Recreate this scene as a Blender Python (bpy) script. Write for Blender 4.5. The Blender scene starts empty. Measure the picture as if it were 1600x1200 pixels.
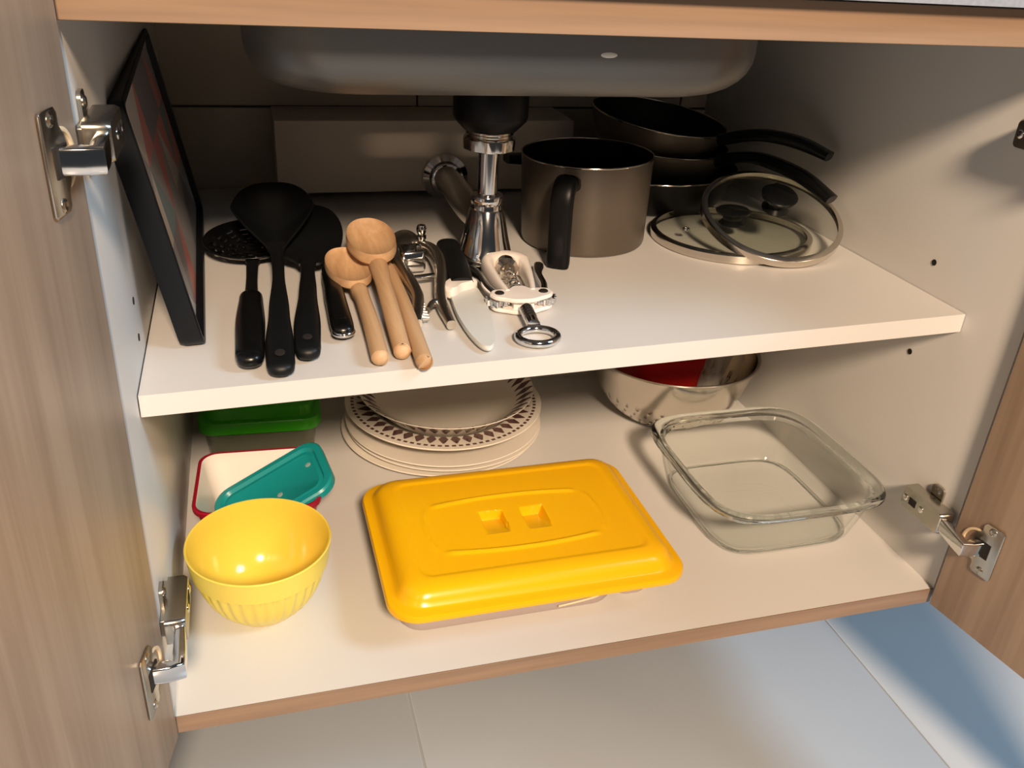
import bpy, math, random
from mathutils import Matrix, Vector
random.seed(7)
scene = bpy.context.scene
col = scene.collection

# ------------------------------------------------------------------ camera
cam_d = bpy.data.cameras.new('camera')
cam = bpy.data.objects.new('camera', cam_d)
col.objects.link(cam)
cam_d.sensor_fit = 'HORIZONTAL'
cam_d.sensor_width = 36.0
cam_d.lens = 1376.7765 * 36.0 / 1600.0
cam_d.clip_start = 0.01
CAM_M = Matrix(((0.9601, 0.0794, -0.2682), (-0.2742, 0.4569, -0.8462), (0.0554, 0.8860, 0.4604)))
CAM_M = CAM_M.to_quaternion().normalized().to_matrix()
cam.matrix_world = Matrix.Translation((0.0968, -0.5786, 0.6071)) @ CAM_M.to_4x4()
scene.camera = cam

# ------------------------------------------------------------------ world, lamps, exposure
world = bpy.data.worlds.new('world')
scene.world = world
world.use_nodes = True
wb = world.node_tree.nodes['Background']
wb.inputs[0].default_value = (0.88, 0.94, 1.0, 1)
wb.inputs[1].default_value = 0.035


def area(name, loc, target, size, power, colour):
    l = bpy.data.lights.new(name, 'AREA')
    l.shape = 'DISK'
    l.size = size
    l.energy = power
    l.color = colour
    o = bpy.data.objects.new(name, l)
    col.objects.link(o)
    o.location = loc
    d = Vector(target) - Vector(loc)
    o.rotation_euler = d.to_track_quat('-Z', 'Y').to_euler()
    return o


area('ceiling_lamp', (0.15, -2.30, 1.95), (0.4, 0.2, 0.2), 0.40, 132, (1.0, 0.735, 0.515))
area('kitchen_window', (2.0, -1.05, 2.05), (0.3, 0.1, 0.2), 0.8, 40, (0.55, 0.79, 1.0))

vs = scene.view_settings
vs.view_transform = 'Standard'
vs.look = 'None'
vs.gamma = 1.0
vs.use_curve_mapping = False
vs.exposure = 0.08

# ------------------------------------------------------------------ materials


def lin(c):
    return tuple(((v / 12.92) if v <= 0.04045 else ((v + 0.055) / 1.055) ** 2.4) for v in (x / 255.0 for x in c))


def mat(name, rgb, rough=0.5, metal=0.0, spec=0.5, trans=0.0, ior=1.45, var=0.0, scale=20.0, bump=0.0, stretch=(1, 1, 1), sub=0.0):
    m = bpy.data.materials.new(name)
    m.use_nodes = True
    nt = m.node_tree
    b = nt.nodes['Principled BSDF']
    c = lin(rgb)
    b.inputs['Base Color'].default_value = (*c, 1)
    b.inputs['Roughness'].default_value = rough
    b.inputs['Metallic'].default_value = metal
    b.inputs['Specular IOR Level'].default_value = spec
    b.inputs['Transmission Weight'].default_value = trans
    b.inputs['IOR'].default_value = ior
    if sub:
        b.inputs['Subsurface Weight'].default_value = sub
        b.inputs['Subsurface Radius'].default_value = (0.02, 0.01, 0.005)
        b.inputs['Subsurface Scale'].default_value = 0.2
    if var or bump:
        tc = nt.nodes.new('ShaderNodeTexCoord')
        mp = nt.nodes.new('ShaderNodeMapping')
        mp.inputs['Scale'].default_value = stretch
        no = nt.nodes.new('ShaderNodeTexNoise')
        no.inputs['Scale'].default_value = scale
        no.inputs['Detail'].default_value = 5
        nt.links.new(tc.outputs['Object'], mp.inputs['Vector'])
        nt.links.new(mp.outputs[0], no.inputs['Vector'])
        if var:
            mx = nt.nodes.new('ShaderNodeMix')
            mx.data_type = 'RGBA'
            mx.inputs['A'].default_value = (*[max(0, v * (1 - var)) for v in c], 1)
            mx.inputs['B'].default_value = (*[min(1, v * (1 + var)) for v in c], 1)
            nt.links.new(no.outputs['Fac'], mx.inputs['Factor'])
            nt.links.new(mx.outputs['Result'], b.inputs['Base Color'])
        if bump:
            bp = nt.nodes.new('ShaderNodeBump')
            bp.inputs['Strength'].default_value = bump
            bp.inputs['Distance'].default_value = 0.001
            nt.links.new(no.outputs['Fac'], bp.inputs['Height'])
            nt.links.new(bp.outputs[0], b.inputs['Normal'])
    return m


def wood(name, dark, light, axis, scale=1.0, rough=0.45):
    """laminate or timber grain running along the given axis of the object"""
    m = bpy.data.materials.new(name)
    m.use_nodes = True
    nt = m.node_tree
    N = nt.nodes
    b = N['Principled BSDF']
    tc = N.new('ShaderNodeTexCoord')
    st = [34 * scale] * 3
    st[axis] = 1.6 * scale
    mp = N.new('ShaderNodeMapping')
    mp.inputs['Scale'].default_value = st
    n1 = N.new('ShaderNodeTexNoise')
    n1.inputs['Scale'].default_value = 1.0
    n1.inputs['Detail'].default_value = 6
    n1.inputs['Distortion'].default_value = 0.6
    st2 = [190 * scale] * 3
    st2[axis] = 6.0 * scale
    mp2 = N.new('ShaderNodeMapping')
    mp2.inputs['Scale'].default_value = st2
    n2 = N.new('ShaderNodeTexNoise')
    n2.inputs['Scale'].default_value = 1.0
    n2.inputs['Detail'].default_value = 3
    ad = N.new('ShaderNodeMath')
    ad.operation = 'MULTIPLY_ADD'
    ad.inputs[1].default_value = 0.35
    rp = N.new('ShaderNodeValToRGB')
    rp.color_ramp.elements[0].position = 0.45
    rp.color_ramp.elements[1].position = 0.85
    rp.color_ramp.elements[0].color = (*lin(dark), 1)
    rp.color_ramp.elements[1].color = (*lin(light), 1)
    L = nt.links.new
    L(tc.outputs['Object'], mp.inputs['Vector'])
    L(tc.outputs['Object'], mp2.inputs['Vector'])
    L(mp.outputs[0], n1.inputs['Vector'])
    L(mp2.outputs[0], n2.inputs['Vector'])
    L(n2.outputs['Fac'], ad.inputs[0])
    L(n1.outputs['Fac'], ad.inputs[2])
    L(ad.outputs[0], rp.inputs['Fac'])
    L(rp.outputs[0], b.inputs['Base Color'])
    b.inputs['Roughness'].default_value = rough
    return m


M = {}
M['melamine'] = mat('white_melamine', (206, 205, 202), 0.36, spec=0.4, var=0.02, scale=8)
M['laminate_v'] = wood('laminate_upright', (150, 126, 106), (178, 154, 132), 2)
M['laminate_h'] = wood('laminate_level', (122, 100, 82), (152, 127, 104), 0)
M['tile_floor'] = mat('floor_tile', (186, 194, 202), 0.25, var=0.03, scale=6)
M['grout'] = mat('grout', (158, 163, 168), 0.9, var=0.05, scale=60)
M['tile_wall'] = mat('wall_tile', (196, 186, 170), 0.3, var=0.03, scale=8)
M['grout_wall'] = mat('wall_grout', (96, 82, 68), 0.9, var=0.1, scale=60)
M['mdf'] = mat('painted_board', (214, 205, 192), 0.6, var=0.03, scale=12)
M['granite'] = mat('grey_stone', (140, 148, 158), 0.2, var=0.25, scale=260)
M['sink'] = mat('sink_steel', (116, 114, 110), 0.42, metal=0.9, var=0.10, scale=30, bump=0.05, stretch=(0.4, 1, 2))
M['chrome'] = mat('chrome', (222, 222, 222), 0.09, metal=1.0)
M['nickel'] = mat('nickel_plate', (190, 186, 176), 0.24, metal=1.0, var=0.06, scale=90)
M['steel'] = mat('steel', (212, 205, 195), 0.16, metal=1.0, var=0.03, scale=40)
M['steel_satin'] = mat('satin_steel', (196, 190, 180), 0.3, metal=1.0)
M['hole'] = mat('hole_black', (28, 22, 18), 0.8)
M['black'] = mat('black_nylon', (15, 17, 19), 0.45, spec=0.3, var=0.1, scale=80)
M['blackgloss'] = mat('black_gloss_plastic', (11, 12, 13), 0.25, spec=0.35)
M['rubber'] = mat('black_rubber', (8, 9, 11), 0.4, spec=0.25)
M['nonstick'] = mat('nonstick_coating', (12, 12, 13), 0.45, spec=0.3, var=0.1, scale=200)
M['taupe'] = mat('taupe_enamel', (92, 84, 75), 0.36, metal=0.35, var=0.05, scale=100)
M['cream_plastic'] = mat('cream_plastic', (226, 205, 170), 0.4)
M['beech'] = wood('beech', (176, 140, 104), (206, 172, 132), 1, 1.6, 0.6)
M['white_plastic'] = mat('white_plastic', (232, 226, 220), 0.3)
M['blade'] = mat('pale_blade', (205, 208, 204), 0.32)
M['yellow_bowl'] = mat('yellow_bowl', (226, 208, 92), 0.22, sub=0.1)  # paler than the inside: cool sky light put into the outer colour
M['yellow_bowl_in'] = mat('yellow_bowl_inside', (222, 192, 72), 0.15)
M['yellow_lid'] = mat('yellow_lid', (230, 174, 4), 0.25)
M['china'] = mat('white_china', (232, 226, 214), 0.16)
M['red_plastic'] = mat('red_plastic', (146, 12, 38), 0.28)
M['red_tub'] = mat('red_tub', (190, 30, 28), 0.3)
M['liner'] = mat('white_liner', (232, 228, 222), 0.32)
M['teal'] = mat('teal_plastic', (18, 138, 142), 0.28)
M['green'] = mat('green_plastic', (50, 152, 20), 0.32)
M['rim_black'] = mat('black_frame', (13, 17, 22), 0.45, spec=0.3)


def clear(name, tint, rough=0.0, ior=1.47):
    m = mat(name, tint, rough, trans=1.0, ior=ior)
    return m


M['glass'] = clear('clear_glass', (250, 255, 252))


def thin_glass(name, tint, ior=1.45, rough=0.0):
    """thin pane: straight-through light tinted a little, mirror sheen by Fresnel"""
    m = bpy.data.materials.new(name)
    m.use_nodes = True
    nt = m.node_tree
    N = nt.nodes
    N.remove(N['Principled BSDF'])
    tr_ = N.new('ShaderNodeBsdfTransparent')
    tr_.inputs[0].default_value = (*lin(tint), 1)
    gl = N.new('ShaderNodeBsdfGlossy')
    gl.inputs['Roughness'].default_value = rough
    lw = N.new('ShaderNodeLayerWeight')
    lw.inputs['Blend'].default_value = 0.5
    pw = N.new('ShaderNodeMath')
    pw.operation = 'POWER'
    pw.inputs[1].default_value = 5.0
    ma = N.new('ShaderNodeMath')
    ma.operation = 'MULTIPLY_ADD'
    ma.inputs[1].default_value = 0.90
    ma.inputs[2].default_value = 0.035
    nt.links.new(lw.outputs['Facing'], pw.inputs[0])
    nt.links.new(pw.outputs[0], ma.inputs[0])
    mx = N.new('ShaderNodeMixShader')
    nt.links.new(ma.outputs[0], mx.inputs[0])
    nt.links.new(tr_.outputs[0], mx.inputs[1])
    nt.links.new(gl.outputs[0], mx.inputs[2])
    nt.links.new(mx.outputs[0], N['Material Output'].inputs['Surface'])
    return m


M['thin_glass'] = thin_glass('thin_clear_glass', (253, 254, 253))
M['lidglass'] = thin_glass('lid_glass', (249, 250, 247))


def film(name, tint, op, rough=0.2):
    """thin clear plastic: light passes straight through, with a faint body and gloss"""
    m = bpy.data.materials.new(name)
    m.use_nodes = True
    nt = m.node_tree
    b = nt.nodes['Principled BSDF']
    b.inputs['Base Color'].default_value = (*lin(tint), 1)
    b.inputs['Roughness'].default_value = rough
    b.inputs['Alpha'].default_value = op
    return m


M['film'] = film('clear_plastic', (226, 222, 214), 0.3)
M['film_dark'] = film('smoky_plastic', (120, 125, 105), 0.45)
M['film_side'] = film('clear_box_plastic', (214, 200, 196), 0.55, 0.25)


def plate_material():
    m = bpy.data.materials.new('patterned_china')
    m.use_nodes = True
    nt = m.node_tree
    N = nt.nodes
    L = nt.links.new
    b = N['Principled BSDF']
    b.inputs['Roughness'].default_value = 0.16
    tc = N.new('ShaderNodeTexCoord')
    sp = N.new('ShaderNodeSeparateXYZ')
    L(tc.outputs['Object'], sp.inputs[0])

    def mth(op, a, bb=None):
        n = N.new('ShaderNodeMath')
        n.operation = op
        for i, v in enumerate((a, bb)):
            if v is None:
                continue
            if isinstance(v, (int, float)):
                n.inputs[i].default_value = v
            else:
                L(v, n.inputs[i])
        return n.outputs[0]
    x, y = sp.outputs[0], sp.outputs[1]
    r = mth('SQRT', mth('ADD', mth('MULTIPLY', x, x), mth('MULTIPLY', y, y)))
    an = mth('DIVIDE', mth('ADD', mth('ARCTAN2', y, x), math.pi), 2 * math.pi)
    f = mth('FRACT', mth('MULTIPLY', an, 44))
    tri = mth('MULTIPLY', mth('ABSOLUTE', mth('SUBTRACT', f, 0.5)), 2.0)       # 0 centre .. 1 edge
    k = mth('DIVIDE', mth('SUBTRACT', r, 0.092), 0.022)                        # 0..1 over the printed band
    diamond = mth('LESS_THAN', mth('ADD', tri, mth('MULTIPLY', mth('ABSOLUTE', mth('SUBTRACT', k, 0.5)), 1.5)), 0.86)
    f2 = mth('FRACT', mth('MULTIPLY', an, 88))
    dots = mth('MULTIPLY', mth('LESS_THAN', mth('ABSOLUTE', mth('SUBTRACT', f2, 0.5)), 0.3),
               mth('LESS_THAN', mth('ABSOLUTE', mth('SUBTRACT', r, 0.1195)), 0.002))
    inb = mth('MULTIPLY', mth('GREATER_THAN', k, 0.0), mth('LESS_THAN', k, 1.0))
    fac = mth('MAXIMUM', mth('MULTIPLY', diamond, inb), dots)
    mx = N.new('ShaderNodeMix')
    mx.data_type = 'RGBA'
    mx.inputs['A'].default_value = (*lin((232, 226, 214)), 1)
    mx.inputs['B'].default_value = (*lin((92, 62, 62)), 1)
    L(fac, mx.inputs['Factor'])
    L(mx.outputs['Result'], b.inputs['Base Color'])
    return m


M['patterned'] = plate_material()

# ------------------------------------------------------------------ mesh helpers


class MB:
    def __init__(s):
        s.v = []
        s.f = []
        s.mi = []

    def add(s, pts, faces, T=None, mi=0):
        o = len(s.v)
        for p in pts:
            p = Vector(p)
            s.v.append(tuple(T @ p if T else p))
        for f in faces:
            s.f.append([i + o for i in f])
            s.mi.append(mi)
        return s

    def loft(s, rings, cap0=True, cap1=True, T=None, mi=0, skip=None):
        n = len(rings[0])
        pts = [p for r in rings for p in r]
        fs = []
        for k in range(len(rings) - 1):
            for i in range(n):
                if skip and skip(k, i):
                    continue
                j = (i + 1) % n
                fs.append([k * n + i, k * n + j, (k + 1) * n + j, (k + 1) * n + i])
        if cap0:
            fs.append(list(range(n))[::-1])
        if cap1:
            fs.append([(len(rings) - 1) * n + i for i in range(n)])
        return s.add(pts, fs, T, mi)

    def lathe(s, prof, n=48, T=None, sx=1.0, sy=1.0, cap0=False, cap1=False, mod=None, skip=None):
        rings = []
        for q in prof:
            r, z = q
            ring = []
            for i in range(n):
                a = 2 * math.pi * i / n
                rr = r + (mod(a, r, z) if mod else 0)
                ring.append((rr * math.cos(a) * sx, rr * math.sin(a) * sy, z))
            rings.append(ring)
        return s.loft(rings, cap0, cap1, T, skip=skip)

    def box(s, x0, x1, y0, y1, z0, z1, b=0.0, T=None):
        if b <= 0:
            p = [(x, y, z) for z in (z0, z1) for y in (y0, y1) for x in (x0, x1)]
            return s.add(p, [[0, 2, 3, 1], [4, 5, 7, 6], [0, 1, 5, 4], [2, 6, 7, 3], [0, 4, 6, 2], [1, 3, 7, 5]], T)
        cx, cy, hx, hy = (x0 + x1) / 2, (y0 + y1) / 2, (x1 - x0) / 2, (y1 - y0) / 2
        R = [(z0, b), (z0 + b, 0), (z1 - b, 0), (z1, b)]
        return s.loft([[(x, y, z) for x, y in rrect(cx, cy, hx - d, hy - d, b, 2)] for z, d in R], T=T)

    def prism(s, out, z0, z1, b=0.0, T=None):
        if b <= 0:
            return s.loft([[(x, y, z) for x, y in out] for z in (z0, z1)], T=T)
        cx = sum(p[0] for p in out) / len(out)
        cy = sum(p[1] for p in out) / len(out)
        mr = sum(math.hypot(p[0] - cx, p[1] - cy) for p in out) / len(out)
        k = 1 - b / mr
        sh = [(cx + (x - cx) * k, cy + (y - cy) * k) for x, y in out]
        return s.loft([[(x, y, z) for x, y in o] for o, z in ((sh, z0), (out, z0 + b), (out, z1 - b), (sh, z1))], T=T)

    def sweep(s, path, wid, thk, n=16, T=None, up=(0, 0, 1), power=2.0, cap=True):
        """elliptic or squarish cross-section swept along a path; wid/thk are half sizes per point"""
        P = [Vector(p) for p in path]
        rings = []
        for i, p in enumerate(P):
            t = (P[min(i + 1, len(P) - 1)] - P[max(i - 1, 0)]).normalized()
            u = Vector(up)
            side = t.cross(u)
            if side.length < 1e-6:
                side = t.cross(Vector((0, 1, 0)))
            side.normalize()
            u2 = side.cross(t).normalized()
            w = wid[i] if isinstance(wid, (list, tuple)) else wid
            h = thk[i] if isinstance(thk, (list, tuple)) else thk
            ring = []
            for k in range(n):
                a = 2 * math.pi * k / n
                c, sn = math.cos(a), math.sin(a)
                c2 = math.copysign(abs(c) ** (2 / power), c)
                s2 = math.copysign(abs(sn) ** (2 / power), sn)
                ring.append(tuple(p + side * (w * c2) + u2 * (h * s2)))
            rings.append(ring)
        return s.loft(rings, cap, cap, T)

    def torus(s, c, R, r, n=40, m=12, T=None, sx=1.0, sy=1.0):
        rings = []
        for i in range(n):
            a = 2 * math.pi * i / n
            rings.append([(c[0] + (R + r * math.cos(2 * math.pi * k / m)) * math.cos(a) * sx,
                           c[1] + (R + r * math.cos(2 * math.pi * k / m)) * math.sin(a) * sy,
                           c[2] + r * math.sin(2 * math.pi * k / m)) for k in range(m)])
        rings.append(rings[0])
        return s.loft(rings, False, False, T)

    def mesh(s, name, mats):
        me = bpy.data.meshes.new(name)
        me.from_pydata(s.v, [], s.f)
        for m in mats:
            me.materials.append(m)
        if len(mats) > 1:
            me.polygons.foreach_set('material_index', s.mi)
        me.validate()
        import bmesh
        bm = bmesh.new()
        bm.from_mesh(me)
        bmesh.ops.remove_doubles(bm, verts=bm.verts, dist=1e-7)
        bmesh.ops.recalc_face_normals(bm, faces=bm.faces)
        bm.to_mesh(me)
        bm.free()
        for p in me.polygons:
            p.use_smooth = True
        me.set_sharp_from_angle(angle=math.radians(38))
        return me

    def build(s, name, m, parent=None, label=None, kind=None):
        mats = m if isinstance(m, (list, tuple)) else [m]
        mats = [M[k] if isinstance(k, str) else k for k in mats]
        o = bpy.data.objects.new(name, s.mesh(name, mats))
        col.objects.link(o)
        if parent is not None:
            o.parent = parent
        if label:
            o['label'] = label
        if kind:
            o['kind'] = kind
        return o


def rrect(cx, cy, hx, hy, r, n=6):
    r = max(1e-5, min(r, hx - 1e-6, hy - 1e-6))
    out = []
    for qx, qy, a0 in ((1, 1, 0), (-1, 1, 90), (-1, -1, 180), (1, -1, 270)):
        for k in range(n + 1):
            a = math.radians(a0 + 90 * k / n)
            out.append((cx + qx * (hx - r) + r * math.cos(a), cy + qy * (hy - r) + r * math.sin(a)))
    return out


def squircle(hx, hy, p, n=96):
    out = []
    for i in range(n):
        a = 2 * math.pi * i / n
        c, s = math.cos(a), math.sin(a)
        out.append((math.copysign(abs(c) ** (2 / p), c) * hx, math.copysign(abs(s) ** (2 / p), s) * hy))
    return out


def smooth_path(pts, n=6):
    """Catmull-Rom through the points"""
    P = [Vector(p) for p in pts]
    out = []
    for i in range(len(P) - 1):
        a, b, c, d = P[max(i - 1, 0)], P[i], P[i + 1], P[min(i + 2, len(P) - 1)]
        for k in range(n):
            t = k / n
            out.append(tuple(0.5 * ((2 * b) + (c - a) * t + (2 * a - 5 * b + 4 * c - d) * t * t + (3 * b - a - 3 * c + d) * t ** 3)))
    out.append(tuple(P[-1]))
    return out


def interp(vals, n=6):
    out = []
    for i in range(len(vals) - 1):
        for k in range(n):
            t = k / n
            t = t * t * (3 - 2 * t)
            out.append(vals[i] + (vals[i + 1] - vals[i]) * t)
    out.append(vals[-1])
    return out


def scoop(out, depth, th, solid=False, rings=10):
    """concave spoon head from an outline: hollow on top, rounded below"""
    cx = sum(p[0] for p in out) / len(out)
    cy = sum(p[1] for p in out) / len(out)
    R = []
    for k in range(rings + 1):
        t = 0.03 + 0.97 * k / rings
        R.append([(cx + (x - cx) * t * 0.93, cy + (y - cy) * t * 0.93, -depth * (1 - t * t)) for x, y in out])
    R.append([(cx + (x - cx) * 0.97, cy + (y - cy) * 0.97, th * 0.25) for x, y in out])
    R.append([(x, y, -th * 0.3) for x, y in out])
    for k in range(rings, -1, -1):
        t = 0.03 + 0.96 * k / rings
        R.append([(cx + (x - cx) * t, cy + (y - cy) * t, -th * 0.6 - (depth + th * 0.5) * (1 - t ** 2.2)) for x, y in out])
    return R


def frame(origin, yaxis, zhint=(0, 0, 1)):
    """matrix whose local y runs along yaxis and z as near to zhint as possible"""
    y = Vector(yaxis).normalized()
    x = y.cross(Vector(zhint)).normalized()
    z = x.cross(y).normalized()
    m = Matrix((x, y, z)).transposed().to_4x4()
    m.translation = Vector(origin)
    return m


def axis_frame(origin, zaxis, xhint=(1, 0, 0)):
    z = Vector(zaxis).normalized()
    y = z.cross(Vector(xhint)).normalized()
    x = y.cross(z).normalized()
    m = Matrix((x, y, z)).transposed().to_4x4()
    m.translation = Vector(origin)
    return m


def thing(name, label, cat, loc=(0, 0, 0), T=None, group=None):
    o = bpy.data.objects.new(name, None)
    o.empty_display_size = 0.02
    col.objects.link(o)
    if T is not None:
        o.matrix_world = T
    else:
        o.location = loc
    o['label'] = label
    o['category'] = cat
    if group:
        o['group'] = group
    return o


def struct(o):
    o['kind'] = 'structure'
    return o


# ------------------------------------------------------------------ sizes of the place
W = 0.77                        # clear width of the cabinet
SH0, SH1, ST = 0.2686, 0.2908, 0.019   # shelf top at either end, shelf thickness
TILT = math.atan((SH1 - SH0) / W)
FLOOR = -0.245


def sz(x):
    return SH0 + (SH1 - SH0) * x / W


def on_shelf(x, y, dz=0.0, rz=0.0):
    return Matrix.Translation((x, y, sz(x) + dz)) @ Matrix.Rotation(-TILT, 4, 'Y') @ Matrix.Rotation(rz, 4, 'Z')


# ------------------------------------------------------------------ setting: floor and back wall
fl = struct(MB().box(-1.7, 2.4, -1.9, 0.70, FLOOR - 0.03, FLOOR - 0.002).build('floor', 'grout'))
tile_me = MB().box(-0.2985, 0.2985, -0.2985, 0.2985, 0, 0.006, 0.0008).mesh('tile', [M['tile_floor']])
for i in range(-3, 3):
    for j in range(-3, 2):
        t = bpy.data.objects.new('tile', tile_me)
        col.objects.link(t)
        t.parent = fl
        t.location = (0.236 + 0.3 + 0.6 * i + 0.6, -0.205 + 0.3 + 0.6 * j, FLOOR - 0.006)
wl = struct(MB().box(-1.7, 2.4, 0.668, 0.70, FLOOR, 1.4).build('wall_back', 'grout_wall'))
wt_me = MB().box(-0.1985, 0.1985, 0, 0.004, -0.1235, 0.1235, 0.0006).mesh('tile', [M['tile_wall']])
for i in range(-1, 3):
    for j in range(-1, 2):
        t = bpy.data.objects.new('tile', wt_me)
        col.objects.link(t)
        t.parent = wl
        t.location = (0.3285 + 0.2 + 0.4 * (i - 1), 0.665, 0.3775 + 0.125 + 0.25 * (j - 0))

# ------------------------------------------------------------------ sink cabinet
cab = thing('sink_cabinet', 'open white under-sink cabinet with light wood doors and a tilted middle shelf', 'cabinet', (0, 0, 0))
for x0, x1, holes in ((-0.018, 0.0, ((0.1324, 0.3243), (0.132, 0.2925))), (W, W + 0.018, ((0.1296, 0.3233), (0.1275, 0.2225)))):
    sp = MB().box(x0, x1, 0, 0.6645, -0.018, 0.5735, 0.0005).build('side_panel', 'melamine', cab)
    xin = x1 if x0 < 0 else x0
    sg = 1 if x0 < 0 else -1
    for y, z in holes:
        Tm = axis_frame((xin + sg * 0.0004, y, z), (sg, 0, 0), (0, 1, 0))
        MB().lathe([(0.0001, -0.0002), (0.0027, -0.0002), (0.0032, 0.0002), (0.0032, -0.0006)], 20, Tm).build('pin_hole', 'hole', sp)
bp = MB().box(0, W, 0.0006, 0.6645, -0.018, 0.0).build('bottom_panel', 'melamine', cab)
MB().box(0, W, -0.0008, 0.0006, -0.018, 0.0, 0.0002).build('edge_band', 'laminate_h', bp, label='light wood edge band')
MB().box(0, W, 0.548, 0.556, 0.0, 0.246).build('back_panel', 'melamine', cab)
sh = MB()
pts = []
for z in (-ST, 0):
    for (x, y) in ((0.001, 0.0738), (W - 0.001, 0.0696), (W - 0.001, 0.660), (0.001, 0.660)):
        pts.append((x, y, sz(x) + z))
sh.add(pts, [[0, 3, 2, 1], [4, 5, 6, 7], [0, 1, 5, 4], [1, 2, 6, 5], [2, 3, 7, 6], [3, 0, 4, 7]])
sh.build('shelf', 'melamine', cab)
MB().box(0.132, 0.526, 0.570, 0.6645, 0.2865, 0.3787, 0.0008).build('pipe_casing', 'mdf', cab)
MB().box(-0.018, W + 0.018, -0.0005, 0.0175, 0.5466, 0.5735, 0.0004).build('front_rail', 'laminate_h', cab)

# doors swing past a right angle
DZ0, DZ1, DLEN, DTH = -0.014, 0.5715, 0.385, 0.018
LD = Vector((-0.209, -0.978, 0)).normalized()
LN = Vector((0.978, -0.209, 0)).normalized()
LO = Vector((0.0025, -0.0087, 0))
RD = Vector((0.1517, -0.9884, 0)).normalized()
RN = Vector((-0.9884, -0.1517, 0)).normalized()
RO = Vector((0.7635, -0.0072, 0))
for O, D, Nn in ((LO, LD, LN), (RO, RD, RN)):
    Tm = Matrix((D, -Nn, Vector((0, 0, 1)))).transposed().to_4x4()
    Tm.translation = O
    d = MB().box(0, DLEN, 0, DTH, DZ0, DZ1, 0.0006).build('door', 'laminate_v', cab)
    d.matrix_world = Tm


def hinge(O, D, Nn, zc, xin, sg):
    """concealed cup hinge: wall block and plate, folded arm, cup plate on the door"""
    zv = Vector((0, 0, 1))
    y0 = 0.032
    h = MB()
    # cross-shaped wall plate
    Tw = Matrix(((sg, 0, 0, xin), (0, 1, 0, 0), (0, 0, 1, zc), (0, 0, 0, 1)))
    h.loft([[(x, y, z) for y, z in rrect(y0, 0, 0.0085, 0.026, 0.005, 4)] for x in (0.0004, 0.0028)], T=Tw)
    h.loft([[(x, y, z) for y, z in rrect(y0 + 0.002, 0, 0.026, 0.0085, 0.002, 3)] for x in (0.0004, 0.006)], T=Tw)
    hg = h.build('hinge', 'nickel', cab)
    # body: channel over the plate
    b = MB()
    b.loft([[(x, y, z) for y, z in rrect(y0 - 0.001, 0, 0.030 - k, 0.0125 - k * 0.5, 0.004, 4)] for x, k in ((0.004, 0), (0.017, 0), (0.020, 0.002))], T=Tw)
    b.build('hinge_body', 'nickel', hg)
    s = MB()
    s.lathe([(0.0001, 0.0012), (0.0024, 0.0014), (0.0038, 0.0006), (0.004, 0)], 20, Tw @ axis_frame((0.0198, y0 + 0.022, 0), (1, 0, 0), (0, 1, 0)))
    s.build('screw', 'chrome', hg)
    s = MB()
    s.lathe([(0.0001, 0.0012), (0.0024, 0.0014), (0.0038, 0.0006), (0.004, 0)], 20, Tw @ axis_frame((0.0198, y0 - 0.002, 0), (1, 0, 0), (0, 1, 0)))
    s.build('screw', 'chrome', hg)
    s = MB()
    s.box(0.0195, 0.0205, y0 + 0.006, y0 + 0.016, -0.004, 0.004, T=Tw)
    s.build('slot', 'hole', hg)
    for dz in (-0.019, 0.019):
        s = MB()
        s.lathe([(0.0001, 0.0016), (0.003, 0.0018), (0.0045, 0.0004), (0.0045, 0)], 20, Tw @ axis_frame((0.0028, y0, dz), (1, 0, 0), (0, 1, 0)))
        s.build('screw', 'nickel', hg)

    def dp(d, n, z=0):
        return O + D * d + Nn * n + zv * (zc + z)
    # arm folded from the cup to the wall block
    a0, a1 = dp(0.031, 0.002), dp(0.027, 0.020)
    a2 = Vector((xin + sg * 0.0155, 0.000, zc))
    a3 = Vector((xin + sg * 0.0135, 0.012, zc))
    path = [a0, a0.lerp(a1, 0.6), a1, a1.lerp(a2, 0.35), a2, a3]
    MB().sweep(path, [0.005, 0.005, 0.0052, 0.005, 0.0042, 0.004], [0.0080] * 4 + [0.0076, 0.0076], 20, power=6).build('arm', 'chrome', hg)
    # cup and its plate on the door
    Td = Matrix((D, zv, Nn)).transposed().to_4x4()
    Td.translation = O + zv * zc
    MB().lathe([(0.0175, 0.0), (0.0175, 0.0012), (0.0165, 0.0016), (0.0150, 0.0012), (0.0145, -0.0005), (0.0001, -0.0008)], 36, Td @ Matrix.Translation((0.0265, 0, 0.0003))).build('cup', 'cream_plastic', hg)
    out = [(0.031, 0.029), (0.049, 0.029), (0.051, 0.027), (0.051, -0.027), (0.049, -0.029), (0.031, -0.029), (0.0285, -0.026), (0.0285, -0.019),
           (0.024, -0.014), (0.0215, -0.008), (0.0215, 0.008), (0.024, 0.014), (0.0285, 0.019), (0.0285, 0.026)]
    cp = MB()
    cp.prism(out, 0.0006, 0.0024, 0.0004, T=Td)
    cp.build('cup_plate', 'nickel', hg)
    MB().box(0.024, 0.042, -0.0085, 0.0085, 0.0024, 0.0032, T=Td).build('cup_recess', 'hole', hg)
    for z in (-0.0235, 0.0235):
        MB().lathe([(0.0001, 0.001), (0.0026, 0.0014), (0.0042, 0.0005), (0.0042, 0)], 20, Td @ Matrix.Translation((0.039, z, 0.0024))).build('screw', 'nickel', hg)


hinge(LO, LD, LN, 0.478, 0.0, 1)
hinge(LO, LD, LN, 0.090, 0.0, 1)
hinge(RO, RD, RN, 0.085, W, -1)
hinge(RO, RD, RN, 0.470, W, -1)

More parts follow.
